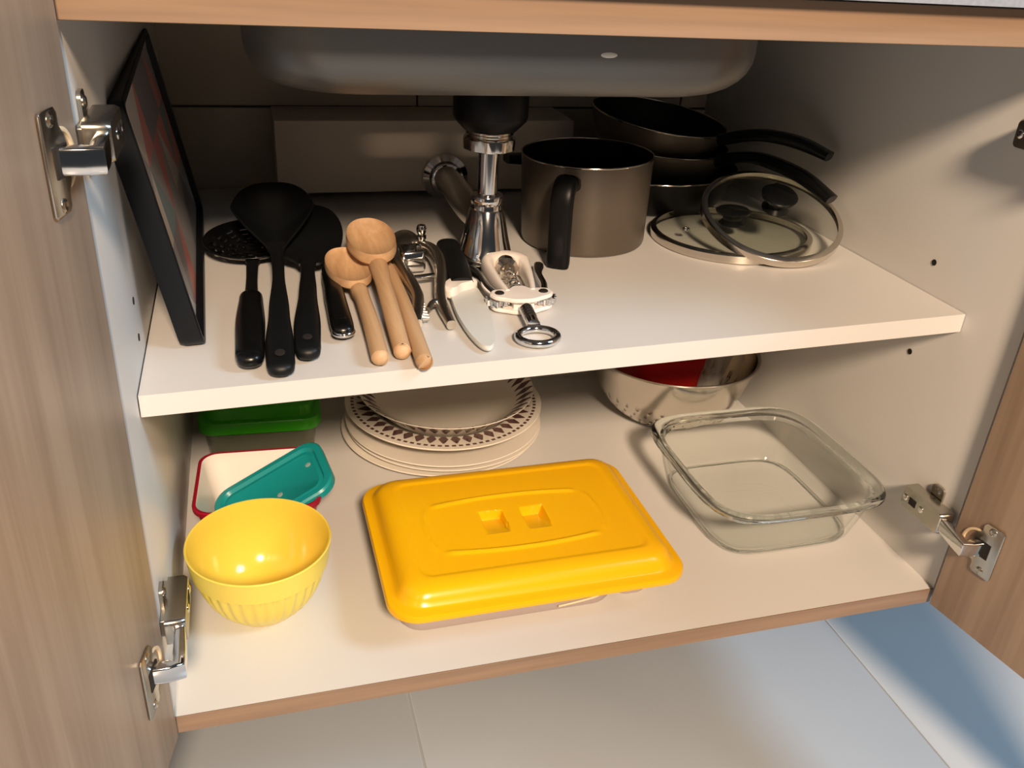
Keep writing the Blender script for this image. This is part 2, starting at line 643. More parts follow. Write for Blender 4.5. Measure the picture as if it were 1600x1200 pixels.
# ------------------------------------------------------------------ worktop and sink
SX0, SX1, SY0, SY1 = 0.100, 0.529, 0.100, 0.455
scx, scy, shx, shy = (SX0 + SX1) / 2, (SY0 + SY1) / 2, (SX1 - SX0) / 2, (SY1 - SY0) / 2
ct = MB()
n8 = 8


def outer_ring(z, x0=-0.40, x1=1.20, y0=-0.015, y1=0.665):
    return [(x, y, z) for x, y in rrect((x0 + x1) / 2, (y0 + y1) / 2, (x1 - x0) / 2, (y1 - y0) / 2, 0.002, n8)]


def inner_ring(z):
    return [(x, y, z) for x, y in rrect(scx, scy, shx + 0.004, shy + 0.004, 0.06, n8)]


ct.loft([outer_ring(0.5752), outer_ring(0.601), inner_ring(0.601), inner_ring(0.5752), outer_ring(0.5752)], False, False)
o = ct.build('worktop', 'granite')
o['label'] = 'grey stone worktop above the wooden front rail'
o['category'] = 'worktop'

sink = thing('sink_basin', 'stainless steel sink basin hanging below the worktop', 'sink', (scx, scy, 0.485))
sk = MB()
rings = []
Rb = 0.036


def sring(d, z, rc):
    return [(x, y, z) for x, y in rrect(0, 0, shx - d, shy - d, rc, 12)]


rings.append(sring(-0.018, 0.117, 0.075))
rings.append(sring(-0.018, 0.1195, 0.075))
rings.append(sring(0.0, 0.119, 0.06))
for k in range(8):                                   # inside wall down to the bottom
    a = math.pi / 2 * k / 7
    rings.append(sring(0.0015 + Rb - Rb * math.cos(a), 0.0015 + Rb - Rb * math.sin(a), 0.06))
rings.append(sring(0.12, 0.0008, 0.03))
rings.append(sring(0.12, -0.0008, 0.03))
for k in range(7, -1, -1):
    a = math.pi / 2 * k / 7
    rings.append(sring(Rb - Rb * math.cos(a), Rb - Rb * math.sin(a), 0.06))
rings.append(sring(0.0, 0.1165, 0.06))
rings.append(sring(-0.018, 0.1165, 0.075))
sk.loft(rings, False, False)
sk.lathe([(0.04, 0.001), (0.03, -0.001), (0.0001, -0.0012)], 24)
sk.build('basin', 'sink', sink)
fm = MB()
fm.box(-0.11, 0.11, -0.05, 0.05, -0.0012, 0.0012)
fm.build('basin_floor', 'sink', sink)
for (x, z, w) in ((0.060, 0.037, 0.007),):
    s = MB()
    s.lathe([(0.0001, 0.0012), (0.5, 0.001), (0.9, 0.0004), (1.0, 0)], 14, Matrix.Translation((x, -shy - 0.0002 + (0.0 if x < 0.1 else 0.006), z)) @ Matrix.Rotation(math.pi / 2, 4, 'X') @ Matrix.Diagonal((w, 0.0022, 0.4, 1)))
    s.build('putty_mark', 'liner', sink)

TX, TY = 0.335, 0.30
tr = thing('drain_trap', 'chrome bottle trap with black flange under the sink basin', 'drain trap', (TX, TY, sz(TX)))
zb = sz(TX)
MB().lathe([(0.0001, 0.4840), (0.0365, 0.4840), (0.038, 0.482), (0.038, 0.438), (0.0368, 0.434), (0.027, 0.424), (0.0001, 0.423)], 48, Matrix.Translation((0, 0, -zb))).build('flange', 'rubber', tr)
rg = [(0.0001, 0.425)]
for k in range(3):
    rg += [(0.0235, 0.425 - k * 0.0028), (0.0250, 0.424 - k * 0.0028), (0.0235, 0.4228 - k * 0.0028)]
rg += [(0.0262, 0.4165), (0.0268, 0.4155), (0.0262, 0.405), (0.022, 0.4035), (0.0001, 0.4035)]
MB().lathe(rg, 40, Matrix.Translation((0, 0, -zb)), mod=lambda a, r, z: 0.0008 * math.cos(10 * a) if (0.404 < z < 0.4165 and r > 0.025) else 0).build('coupling_nut', 'steel', tr)
MB().lathe([(0.0108, 0.405), (0.0108, 0.352)], 32, Matrix.Translation((0, 0, -zb)), cap0=True, cap1=True).build('tailpipe', 'chrome', tr)
MB().lathe([(0.0108, 0.358), (0.0165, 0.3575), (0.0175, 0.356), (0.0175, 0.350), (0.0165, 0.348), (0.0172, 0.346), (0.0172, 0.342), (0.012, 0.341)], 40, Matrix.Translation((0, 0, -zb))).build('collar', 'chrome', tr)
MB().lathe([(0.0165, 0.344), (0.0185, 0.341), (0.0245, 0.312), (0.0285, 0.296), (0.0305, 0.293), (0.0305, 0.2885), (0.028, 0.286), (0.0001, 0.286)], 48, Matrix.Translation((0, 0, -zb))).build('trap_cup', 'chrome', tr)
MB().lathe([(0.0001, 0.2865), (0.027, 0.2865), (0.0275, 0.284), (0.0255, 0.2785), (0.0001, 0.2785)], 48, Matrix.Translation((0, 0, -zb))).build('base_cap', 'blackgloss', tr)
wp = Vector((0.348, 0.5695, 0.306)) - Vector((TX, TY, zb))
pp = smooth_path([(0.0, 0.015, 0.326 - zb), (-0.004, 0.06, 0.326 - zb), (0.004, 0.17, 0.318 - zb), tuple(wp)], 6)
MB().sweep(pp, 0.0165, 0.0165, 24).build('outlet_pipe', 'steel_satin', tr)
MB().lathe([(0.0165, 0.028), (0.021, 0.026), (0.0225, 0.018), (0.0225, 0.012), (0.030, 0.008), (0.0315, 0.001), (0.0001, 0.001)], 36,
           axis_frame(tuple(wp), (-0.03, -1, 0.02), (1, 0, 0))).build('wall_rosette', 'chrome', tr)

# ------------------------------------------------------------------ upper shelf: tray
A0 = Vector((0.047, 0.148, sz(0.047) + 0.0004))
au = Vector((0.004, 1, 0)).normalized()
av = Vector((-0.033, -0.012, 0.208))
TLEN, THGT = 0.385, av.length
av = av.normalized()
an = au.cross(av).normalized()
if an.x < 0:
    an = -an
Tt = Matrix((au, av, an)).transposed().to_4x4()
Tt.translation = A0
tray = thing('printed_tray', 'black-rimmed tray with pink and grey triangle print leaning on the cabinet side', 'tray', T=Tt)
fr = MB()
o_out = lambda d, z: [(x, y, z) for x, y in rrect(TLEN / 2, THGT / 2, TLEN / 2 - d, THGT / 2 - d, max(0.014 - d, 0.004), 5)]
fr.loft([o_out(0.004, -0.017), o_out(0.0015, -0.012), o_out(0, 0.002), o_out(0.001, 0.003), o_out(0.0055, 0.003), o_out(0.0075, -0.002), o_out(0.0075, -0.004)], True, False)
fr.build('frame', 'rim_black', tray)
pm = MB()
pal = ['print_grey', 'print_pale', 'print_pink', 'print_blue', 'print_dark', 'print_rose']
for k, c in zip(pal, ((176, 176, 180), (222, 218, 214), (226, 156, 152), (140, 164, 176), (146, 146, 154), (212, 140, 138))):
    M[k] = mat(k, c, 0.4, var=0.06, scale=60)
rt = random.Random(4)
nx, ny = 5, 3
px0, px1, py0, py1 = 0.007, TLEN - 0.007, 0.007, THGT - 0.007
cw, chh = (px1 - px0) / nx, (py1 - py0) / ny
for i in range(nx):
    for j in range(ny):
        x0, x1 = px0 + i * cw, px0 + (i + 1) * cw
        y0, y1 = py0 + j * chh, py0 + (j + 1) * chh
        q = [(x0, y0, -0.0035), (x1, y0, -0.0035), (x1, y1, -0.0035), (x0, y1, -0.0035)]
        if (i + j) % 2:
            f1, f2 = [0, 1, 2], [0, 2, 3]
        else:
            f1, f2 = [0, 1, 3], [1, 2, 3]
        wts = [4, 4, 3, 3, 1.5, 2] if j < 2 else [4, 3, 1.5, 2, 3, 1]
        pm.add(q, [f1], mi=rt.choices(range(6), wts)[0])
        pm.add(q, [f2], mi=rt.choices(range(6), wts)[0])
pm.build('printed_panel', pal, tray)

# ------------------------------------------------------------------ upper shelf: utensils


def handle_mesh(path, wid, thk, n=6, power=2.4):
    P, w, t = [Vector(p) for p in smooth_path(path, n)], interp(wid, n), interp(thk, n)
    d = (P[0] - P[1]).normalized()
    e, q0, q1 = [], [], []
    for a in (0.04, 0.3, 0.6, 0.85):
        e.append(P[0] + d * (w[0] * 0.8 * (1 - a)))
        k = math.sqrt(1 - (1 - a) ** 2)
        q0.append(w[0] * k)
        q1.append(t[0] * k)
    return MB().sweep(e + P, q0 + w, q1 + t, 18, power=power)


def teardrop(hw, L, neck, n=48, e=1.0):
    """outline with its neck at y=0 and round end at y=L"""
    out = []
    for i in range(n):
        a = 2 * math.pi * i / n - math.pi / 2
        y = (math.sin(a) + 1) / 2
        w = hw * math.cos(a) * (0.62 + 0.38 * y if e else 1)
        out.append((w * (1.12 if y > 0.3 else 1.0), y * L))
    return out


B0 = Matrix.Identity(4)


def utensil(name, label, cat, x, y):
    return thing(name, label, cat, T=on_shelf(x, y))


# every utensil is laid out in the shelf's own plane, measured from the point where its grip end rests
# skimmer
sk_o = utensil('skimmer', 'black slotted skimmer with round perforated head beside the printed tray', 'skimmer', 0.086, 0.100)
handle_mesh([(0, 0, 0.010), (0.0005, 0.012, 0.011), (0.002, 0.07, 0.011), (0.004, 0.125, 0.011), (0.0045, 0.140, 0.011)],
            [0.0105, 0.0120, 0.0130, 0.0110, 0.0075], [0.007, 0.008, 0.0085, 0.0078, 0.005]).build('grip', 'blackgloss', sk_o)
handle_mesh([(0.0045, 0.135, 0.011), (0.006, 0.18, 0.011), (0.0075, 0.225, 0.010), (0.008, 0.245, 0.008)], [0.0062, 0.0055, 0.006, 0.009], [0.0035, 0.003, 0.003, 0.0018]).build('neck', 'black', sk_o)
hd = MB()
NS = 60
prof = [(0.0001, 0.001), (0.006, 0.001)]
for k in range(5):
    r0 = 0.0095 + k * 0.0072
    prof += [(r0, 0.001 + 9 * r0 ** 2.2), (r0 + 0.0030, 0.001 + 9 * (r0 + 0.003) ** 2.2)]
prof += [(0.0475, 0.001 + 9 * 0.0475 ** 2.2), (0.0500, 0.0145), (0.0515, 0.0155)]


def skip_sk(k, i):
    if k < 2 or k > 10 or k % 2:
        return False
    m = {2: 12, 4: 6, 6: 5, 8: 4, 10: 4}[k]
    return i % m < (2 if k > 4 else 3) * (1 if k > 2 else 2) and True


hd.lathe(prof, NS, Matrix.Translation((0.009, 0.283, 0.004)) @ Matrix.Rotation(math.radians(6), 4, 'X'), skip=skip_sk)
so = hd.build('perforated_head', 'blackgloss', sk_o)
md = so.modifiers.new('thickness', 'SOLIDIFY')
md.thickness = 0.0016

# ladle-like serving spoon, its head propped on the others
ld = utensil('serving_spoon', 'large black serving spoon with a deep matte head, lying over the skimmer', 'spoon', 0.110, 0.082)
handle_mesh([(0, 0, 0.008), (0.0002, 0.010, 0.0085), (0.001, 0.04, 0.010), (0.004, 0.10, 0.0155), (0.0075, 0.17, 0.022), (0.009, 0.218, 0.0245), (0.009, 0.245, 0.030)],
            [0.0108, 0.0116, 0.0122, 0.0092, 0.0058, 0.0062, 0.012], [0.0065, 0.007, 0.0075, 0.0065, 0.0045, 0.0042, 0.003]).build('handle', 'black', ld)
MB().lathe([(0.0042, 0.0002), (0.0034, 0.0006), (0.0001, 0.0007)], 20, Matrix.Translation((0.0004, 0.012, 0.0163)), sy=1.6).build('hanging_hole', 'hole', ld)
out = [(x, y) for x, y in [(0.0075 * math.cos(0), 0)]]
out = []
for i in range(56):
    a = 2 * math.pi * i / 56 - math.pi / 2
    t = (math.sin(a) + 1) / 2
    hw = 0.0455 * (min(1, 0.18 + 1.25 * t) if t < 0.75 else 1)
    out.append((hw * math.copysign(abs(math.cos(a)) ** 0.72, math.cos(a)), 0.112 * t))
Th = frame((0.009, 0.2245, 0.026), (0.02, 0.90, 0.42))
MB().loft(scoop(out, 0.020, 0.003), True, True, Th).build('head', 'black', ld)

# turner
tu = utensil('turner', 'black turner with a broad rounded blade beside the large serving spoon', 'spatula', 0.1335, 0.105)
handle_mesh([(0, 0, 0.009), (0.0003, 0.01, 0.0095), (0.003, 0.05, 0.011), (0.009, 0.12, 0.0135), (0.0135, 0.175, 0.0155), (0.016, 0.20, 0.018)],
            [0.0100, 0.0110, 0.0118, 0.0085, 0.0068, 0.0095], [0.0065, 0.0072, 0.0075, 0.0058, 0.004, 0.003]).build('handle', 'black', tu)
MB().lathe([(0.0040, 0.0002), (0.0032, 0.0006), (0.0001, 0.0007)], 20, Matrix.Translation((0.0008, 0.013, 0.0172)), sy=1.5).build('hanging_hole', 'hole', tu)
out = [(-0.010, 0.0), (0.010, 0.0), (0.016, 0.006), (0.026, 0.013), (0.033, 0.030), (0.037, 0.055), (0.037, 0.078), (0.033, 0.100), (0.025, 0.117), (0.012, 0.127),
       (-0.002, 0.128), (-0.014, 0.121), (-0.022, 0.106), (-0.025, 0.080), (-0.0265, 0.050), (-0.0265, 0.022), (-0.022, 0.014), (-0.014, 0.008)]
sm = smooth_path([(x, y, 0) for x, y in out + [out[0]]], 4)[:-1]
Tu = frame((0.0155, 0.190, 0.0165), (0.07, 0.97, 0.20))
MB().loft(scoop([(x, y) for x, y, _ in sm], 0.006, 0.003), True, True, Tu).build('blade', 'black', tu)

# small utensil with chrome end loop
pe = utensil('kitchen_utensil', 'black-handled utensil with a chrome end loop between turner and wooden spoons', 'utensil', 0.1665, 0.138)
handle_mesh([(0, 0.004, 0.009), (0, 0.02, 0.0095), (0.0005, 0.07, 0.010), (0.001, 0.12, 0.010), (0.001, 0.16, 0.008)], [0.0098, 0.0105, 0.0100, 0.0085, 0.006], [0.0072, 0.0078, 0.0080, 0.0070, 0.005]).build('grip', 'blackgloss', pe)
en = MB()
en.torus((0, 0.002, 0.0088), 0.0078, 0.0026, 32, 10, sy=0.95)
en.sweep([(0, 0.009, 0.0088), (0, 0.015, 0.0095)], [0.0100, 0.0106], [0.0070, 0.0079], 20)
en.build('end_loop', 'chrome', pe)

# wooden spoons


def wooden_spoon(label, x, y, path, rad, head_at, head_dir, hw, hl, dep, thk):
    t = thing('wooden_spoon', label, 'spoon', T=on_shelf(x, y), group='wooden utensils on the shelf')
    n = 6
    pth = smooth_path(path, n)
    r = interp(rad, n)
    handle_mesh(path, rad, rad, 6, 2.0).build('handle', 'beech', t)
    out = []
    for i in range(48):
        a = 2 * math.pi * i / 48 - math.pi / 2
        tt = (math.sin(a) + 1) / 2
        out.append((hw * math.copysign(abs(math.cos(a)) ** 0.9, math.cos(a)), hl * tt))
    MB().loft(scoop(out, dep, thk), True, True, frame(head_at, head_dir)).build('head', 'beech', t)
    return t


wooden_spoon('small beech spoon lying left of the larger wooden spoon', 0.1905, 0.084,
             [(0, 0, 0.0082), (0, 0.006, 0.0085), (0.0015, 0.06, 0.0095), (0.0015, 0.12, 0.011), (0.001, 0.138, 0.0115), (0.000, 0.149, 0.0115)],
             [0.0076, 0.0077, 0.0078, 0.0075, 0.0085, 0.0080], (-0.0005, 0.142, 0.0195), (-0.10, 0.96, 0.10), 0.0225, 0.080, 0.0085, 0.009)
wooden_spoon('larger beech spoon with a deep round head, raised on the pile', 0.2105, 0.092,
             [(0, 0, 0.0085), (0, 0.006, 0.0088), (0.0015, 0.06, 0.0145), (0.003, 0.12, 0.0210), (0.004, 0.156, 0.0245), (0.004, 0.168, 0.0250)],
             [0.0076, 0.0078, 0.0080, 0.0078, 0.0092, 0.0090], (0.004, 0.160, 0.0345), (-0.03, 0.95, 0.16), 0.0250, 0.082, 0.010, 0.012)
wooden_spoon('beech spoon with only its handle showing, its head under the larger spoon', 0.2250, 0.068,
             [(0, 0, 0.0078), (0, 0.006, 0.008), (0.002, 0.07, 0.0082), (0.004, 0.13, 0.0082), (0.004, 0.19, 0.0085), (0.003, 0.220, 0.008)],
             [0.0072, 0.0073, 0.0074, 0.0070, 0.0070, 0.0080], (0.002, 0.215, 0.0105), (-0.12, 0.98, 0.0), 0.0170, 0.062, 0.004, 0.006)

# garlic press
gp = thing('garlic_press', 'chrome garlic press with two curved jointed arms beside the wooden spoons', 'garlic press', T=on_shelf(0.26, 0.25))


def W2(x, y, z):
    return (x - 0.26, y - 0.25, z)


MB().sweep(smooth_path([W2(0.246, 0.330, 0.012), W2(0.2405, 0.290, 0.012), W2(0.243, 0.245, 0.011), W2(0.2445, 0.205, 0.009), W2(0.2385, 0.172, 0.007), W2(0.2355, 0.150, 0.006)], 6),
           interp([0.006, 0.0065, 0.0062, 0.0058, 0.0055, 0.003], 6), interp([0.008, 0.008, 0.0075, 0.0065, 0.006, 0.004], 6), 16, power=3).build('arm', 'steel_satin', gp)
MB().sweep(smooth_path([W2(0.2695, 0.335, 0.014), W2(0.280, 0.320, 0.014), W2(0.2825, 0.290, 0.012), W2(0.277, 0.250, 0.011), W2(0.268, 0.210, 0.009), W2(0.264, 0.180, 0.008), W2(0.2635, 0.140, 0.006)], 6),
           interp([0.0055, 0.0065, 0.0072, 0.0066, 0.0060, 0.0055, 0.0042], 6), interp([0.007, 0.008, 0.009, 0.0085, 0.007, 0.006, 0.0045], 6), 16, power=3).build('arm', 'steel_satin', gp)
MB().sweep(smooth_path([W2(0.2645, 0.186, 0.009), W2(0.2555, 0.184, 0.010), W2(0.2480, 0.172, 0.009)], 6), interp([0.004, 0.0035, 0.0025], 6), interp([0.0045, 0.004, 0.003], 6), 12).build('hook', 'steel_satin', gp)
tm = MB()
for k in range(6):
    y = 0.158 + k * 0.0065
    tm.sweep([W2(0.2395 + 0.0006 * k, y, 0.007), W2(0.2462 + 0.0004 * k, y - 0.002, 0.007)], [0.0022, 0.0006], [0.004, 0.002], 8)
tm.build('teeth', 'steel_satin', gp)
MB().sweep([W2(0.241, 0.247, 0.012), W2(0.279, 0.252, 0.012)], 0.0036, 0.0028, 14).build('crossbar', 'chrome', gp)
ch = MB()
ch.loft([[W2(x, y, z) for x, y in rrect(0.2555, 0.300, 0.0130 - d, 0.0150 - d, 0.004, 4)] for z, d in ((0.004, 0.001), (0.006, 0), (0.024, 0), (0.0255, 0.001), (0.0255, 0.0035), (0.012, 0.004))], True, True)
ch.build('chamber', 'chrome', gp)
lf = MB()
lf.loft(scoop([(0.018 * math.cos(a) * (1 - 0.25 * math.sin(a)), 0.024 + 0.026 * math.sin(a)) for a in [2 * math.pi * i / 36 for i in range(36)]], -0.008, 0.003), True, True,
        frame(W2(0.2500, 0.318, 0.0165), (0.20, 0.95, 0.14)))
lf.build('press_plate', 'steel_satin', gp)
MB().lathe([(0.0001, 0.0), (0.0042, 0.0), (0.0042, 0.012), (0.0052, 0.013), (0.0052, 0.016), (0.0038, 0.0172), (0.0052, 0.0205), (0.0058, 0.024), (0.0042, 0.028), (0.0001, 0.029)], 24,
           Matrix.Translation(W2(0.2735, 0.336, 0.010))).build('pivot_knob', 'chrome', gp)

# knife with pale blade
kn = thing('knife', 'black-handled knife with a broad pale grey plastic blade', 'knife', T=on_shelf(0.29, 0.21))


def K(x, y, z):
    return (x - 0.29, y - 0.21, z)


MB().sweep(smooth_path([K(0.3035, 0.345, 0.010), K(0.3030, 0.338, 0.0105), K(0.300, 0.300, 0.0115), K(0.2965, 0.260, 0.0115), K(0.2925, 0.222, 0.0105)], 6),
           interp([0.008, 0.0128, 0.0140, 0.0128, 0.0122], 6), interp([0.006, 0.009, 0.010, 0.0095, 0.0082], 6), 20, power=2.6).build('handle', 'black', kn)
go = [(0.2705, 0.212), (0.2745, 0.226), (0.285, 0.235), (0.300, 0.236), (0.308, 0.232), (0.3085, 0.224), (0.300, 0.218), (0.290, 0.214), (0.283, 0.206), (0.276, 0.203)]
gs = smooth_path([K(x, y, 0) for x, y in go + [go[0]]], 4)[:-1]
MB().prism([(x, y) for x, y, _ in gs], 0.003, 0.0155, 0.003).build('guard', 'white_plastic', kn)
bo = [(0.2775, 0.216), (0.290, 0.226), (0.3065, 0.228), (0.3085, 0.200), (0.3060, 0.165), (0.3005, 0.130), (0.2935, 0.098), (0.2880, 0.086), (0.2825, 0.0845), (0.2775, 0.096), (0.2740, 0.125), (0.2735, 0.165)]
bs = smooth_path([K(x, y, 0) for x, y in bo + [bo[0]]], 4)[:-1]
MB().prism([(x, y) for x, y, _ in bs], 0.0025, 0.0075, 0.002).build('blade', 'blade', kn)

# winged corkscrew lying on its back
ck = thing('corkscrew', 'white winged corkscrew with chrome ring handle lying on the shelf', 'corkscrew', T=on_shelf(0.340, 0.172, 0, math.radians(-5)))
# local: y runs from the ring (negative) to the bell (positive)
MB().torus((0, -0.071, 0.0052), 0.0178, 0.0036, 44, 12, sy=0.92).build('ring_handle', 'chrome', ck)
scp = [(0.0001, 0.0), (0.0062, 0.0), (0.0064, 0.010)]
for k in range(5):
    scp += [(0.0050, 0.0115 + k * 0.005), (0.0064, 0.0135 + k * 0.005), (0.0064, 0.0150 + k * 0.005)]
scp += [(0.0050, 0.0375), (0.0001, 0.0375)]
MB().lathe(scp, 24, axis_frame((0, -0.054, 0.0082), (0, 1, 0.04), (1, 0, 0))).build('rack_shaft', 'chrome', ck)
pl = [(-0.031, 0.004), (-0.028, 0.012), (-0.018, 0.014), (-0.010, 0.015), (-0.005, 0.021), (0.005, 0.021), (0.010, 0.015), (0.018, 0.014), (0.028, 0.012), (0.031, 0.004), (0.027, -0.004), (0.018, -0.009), (0.008, -0.014), (-0.008, -0.014), (-0.018, -0.009), (-0.027, -0.004)]
ps = [(x, y) for x, y, _ in smooth_path([(x, y, 0) for x, y in pl + [pl[0]]], 4)[:-1]]
bd = MB()
bd.prism(ps, 0.0130, 0.0175, 0.0012)
bd.prism(ps, 0.0015, 0.0055, 0.0012)
bd.box(-0.010, 0.010, -0.009, 0.012, 0.004, 0.015)
arch, aw, ah = [], [], []
for y, x in ((0.010, 0.0125), (0.030, 0.0155), (0.055, 0.0180), (0.075, 0.0192)):
    arch.append((-x, y, 0.0110))
    aw.append(0.0036 + 0.035 * max(0, y - 0.03))
    ah.append(0.0075 + 0.055 * (y - 0.01))
for k in range(1, 16):
    a = math.pi * (1 - k / 16)
    arch.append((0.0195 * math.cos(a), 0.082 + 0.0195 * math.sin(a), 0.0125))
    aw.append(0.0052 + 0.0072 * math.sin(a))
    ah.append(0.0118)
for x, y in ((0.0192, 0.075), (0.0180, 0.055), (0.0155, 0.030), (0.0125, 0.010)):
    arch.append((x, y, 0.0110))
    aw.append(0.0036 + 0.035 * max(0, y - 0.03))
    ah.append(0.0075 + 0.055 * (y - 0.01))
bd.sweep(arch, aw, ah, 18, power=2.6)
bd.build('body', 'white_plastic', ck)
for sx in (-1, 1):
    MB().lathe([(0.0001, 0.0012), (0.0038, 0.0012), (0.0046, 0.0004), (0.0046, -0.0006)], 20, Matrix.Translation((sx * 0.0215, 0.004, 0.0176))).build('rivet', 'hole', ck)
    g = MB()
    nt_ = 13
    rg0 = []
    for i in range(nt_ * 4):
        a = 2 * math.pi * i / (nt_ * 4)
        rr = 0.0120 if i % 4 in (1, 2) else 0.0098
        rg0.append((sx * 0.0230 + rr * math.cos(a), 0.0055 + rr * math.sin(a)))
    g.prism(rg0, 0.0065, 0.0122)
    g.sweep(smooth_path([(sx * 0.0235, 0.010, 0.0125), (sx * 0.0285, 0.035, 0.0115), (sx * 0.0300, 0.065, 0.0105), (sx * 0.0360, 0.090, 0.0095), (sx * 0.0375, 0.100, 0.009)], 6),
            interp([0.0045, 0.0040, 0.0042, 0.0055, 0.004], 6), interp([0.004, 0.0038, 0.0038, 0.0045, 0.003], 6), 14, power=3)
    g.build('lever', 'chrome', ck)
wm = MB()
hel = [(0.0042 * math.cos(k * 0.55), 0.025 + k * 0.0011, 0.0120 + 0.0042 * math.sin(k * 0.55)) for k in range(62)]
wm.sweep(hel, 0.0013, 0.0013, 8)
wm.lathe([(0.0001, 0.0), (0.0080, 0.0005), (0.0118, 0.004), (0.0125, 0.010), (0.0110, 0.016), (0.0001, 0.0185)], 24, axis_frame((0, 0.076, 0.0130), (0, 1, 0), (1, 0, 0)))
wm.build('worm', 'steel', ck)

# ------------------------------------------------------------------ upper shelf: pot, pans, lids
PX, PY = 0.472, 0.366
pot = thing('milk_pot', 'tall taupe milk pot with black inside and black side handle', 'pot', T=on_shelf(PX, PY))
MB().lathe([(0.0001, 0.0003), (0.068, 0.0003), (0.0715, 0.0025), (0.0725, 0.006), (0.0752, 0.1015)], 64).build('body', 'taupe', pot)
MB().lathe([(0.0738, 0.1000), (0.0712, 0.010), (0.066, 0.004), (0.0001, 0.004)], 64).build('lining', 'nonstick', pot)
MB().torus((0, 0, 0.1015), 0.0750, 0.0010, 72, 8).build('rim', 'steel', pot)
hd_ = Vector((-0.56, -0.83, 0)).normalized()
P_ = lambda r, z: (hd_.x * r, hd_.y * r, z)
MB().sweep(smooth_path([P_(0.071, 0.083), P_(0.090, 0.088), P_(0.103, 0.078), P_(0.1065, 0.052), P_(0.1075, 0.028), P_(0.1085, 0.009), P_(0.1085, 0.0015)], 6),
           interp([0.012, 0.0125, 0.0125, 0.0125, 0.0125, 0.0128, 0.0120], 6), interp([0.008, 0.009, 0.0075, 0.0065, 0.0065, 0.007, 0.006], 6), 18, up=tuple(hd_), power=3).build('handle', 'rubber', pot)
MB().lathe([(0.0001, 0.002), (0.0035, 0.0018), (0.0048, 0)], 18, axis_frame(P_(0.1045, 0.083), (hd_.x, hd_.y, 0.5), (0, 0, 1))).build('rivet', 'chrome', pot)


def pan(name, label, c, n, r, h, rb, hpath, outer):
    """shallow pan: c is the rim centre, n its axis"""
    Tm = axis_frame(c, n)
    t = thing(name, label, 'pan', T=Tm @ Matrix.Translation((0, 0, -h)))
    MB().lathe([(0.0001, 0.0), (rb, 0.0), (rb + 0.005, 0.003), (r - 0.003, h * 0.72), (r, h)], 64).build('body', outer, t)
    MB().lathe([(r - 0.0014, h - 0.001), (r - 0.0045, h * 0.72), (rb + 0.002, 0.006), (rb - 0.004, 0.003), (0.0001, 0.003)], 64).build('lining', 'nonstick', t)
    MB().torus((0, 0, h), r - 0.0003, 0.0010, 72, 8).build('rim', 'steel', t)
    inv = t.matrix_world.inverted() if False else (Tm @ Matrix.Translation((0, 0, -h))).inverted()
    pts = [tuple(inv @ Vector(p)) for p in hpath]
    m_ = len(pts) - 1
    wd = [0.008, 0.0085] + [0.0105] * (m_ - 2) + [0.0115]
    MB().sweep(smooth_path(pts, 6), interp(wd, 6), interp([0.0075, 0.0075] + [0.0075] * (m_ - 2) + [0.0055], 6), 18, power=3).build('handle', 'blackgloss', t)
    return t


pan('skillet', 'black skillet at the bottom of the pan stack, handle behind the milk pot', (0.622, 0.502, 0.336), (-0.029, -0.01, 1), 0.108, 0.0475, 0.080,
    [(0.524, 0.486, 0.327), (0.500, 0.484, 0.335), (0.470, 0.482, 0.345), (0.440, 0.478, 0.350), (0.405, 0.474, 0.352)], 'nonstick')
pan('saucepan', 'taupe saucepan in the middle of the pan stack with a drooping black handle', (0.628, 0.503, 0.3665), (0.03, -0.06, 1), 0.087, 0.047, 0.062,
    [(0.672, 0.430, 0.357), (0.684, 0.405, 0.366), (0.700, 0.370, 0.372), (0.722, 0.320, 0.365), (0.742, 0.280, 0.347)], 'taupe')
pan('saucepan', 'taupe saucepan on top of the pan stack, tilted, with a black arched handle', (0.621, 0.508, 0.3975), (0.10, -0.095, 1), 0.090, 0.046, 0.066,
    [(0.672, 0.432, 0.382), (0.686, 0.408, 0.392), (0.704, 0.380, 0.399), (0.728, 0.345, 0.398), (0.750, 0.312, 0.389)], 'taupe')


def glass_lid(label, c, n, r, knob_h, vent_a):
    Tm = axis_frame(c, n)
    t = thing('glass_cover', label, 'lid', T=Tm, group='glass pan lids')
    top = [(r - 0.0015, 0.0095)]
    g = []
    for k in range(9):
        q = 1 - k / 8
        g.append((max(0.0001, (r - 0.0010) * q), 0.0085 + 0.0095 * (1 - q * q)))
    for k in range(8, -1, -1):
        q = 1 - k / 8
        g.append((max(0.0001, (r - 0.0010) * q), 0.0085 + 0.0095 * (1 - q * q) - 0.0032))
    g.append(g[0])
    MB().lathe(g, 64).build('glass_disc', 'lidglass', t)
    MB().lathe([(r - 0.0035, 0.0010), (r - 0.0010, 0.0002), (r, 0.0010), (r, 0.0092), (r - 0.0015, 0.0105), (r - 0.0065, 0.0112), (r - 0.0065, 0.0104), (r - 0.0020, 0.0096), (r - 0.0012, 0.0085), (r - 0.0012, 0.0020), (r - 0.0035, 0.0010)], 72).build('steel_rim', 'steel', t)
    kh = knob_h
    MB().lathe([(0.0001, 0.0172), (0.0150, 0.0172), (0.0155, 0.0185), (0.0110, 0.0172 + kh * 0.32), (0.0115, 0.0172 + kh * 0.5), (0.0200, 0.0172 + kh * 0.75), (0.0210, 0.0172 + kh * 0.88), (0.0180, 0.0172 + kh), (0.0001, 0.0172 + kh * 1.06)], 40).build('knob', 'blackgloss', t)
    MB().lathe([(0.0016, 0.0012), (0.0030, 0.0016), (0.0042, 0.0008), (0.0044, -0.001)], 18, Matrix.Translation((math.cos(vent_a) * r * 0.62, math.sin(vent_a) * r * 0.62, 0.0148))).build('vent', 'chrome', t)
    return t


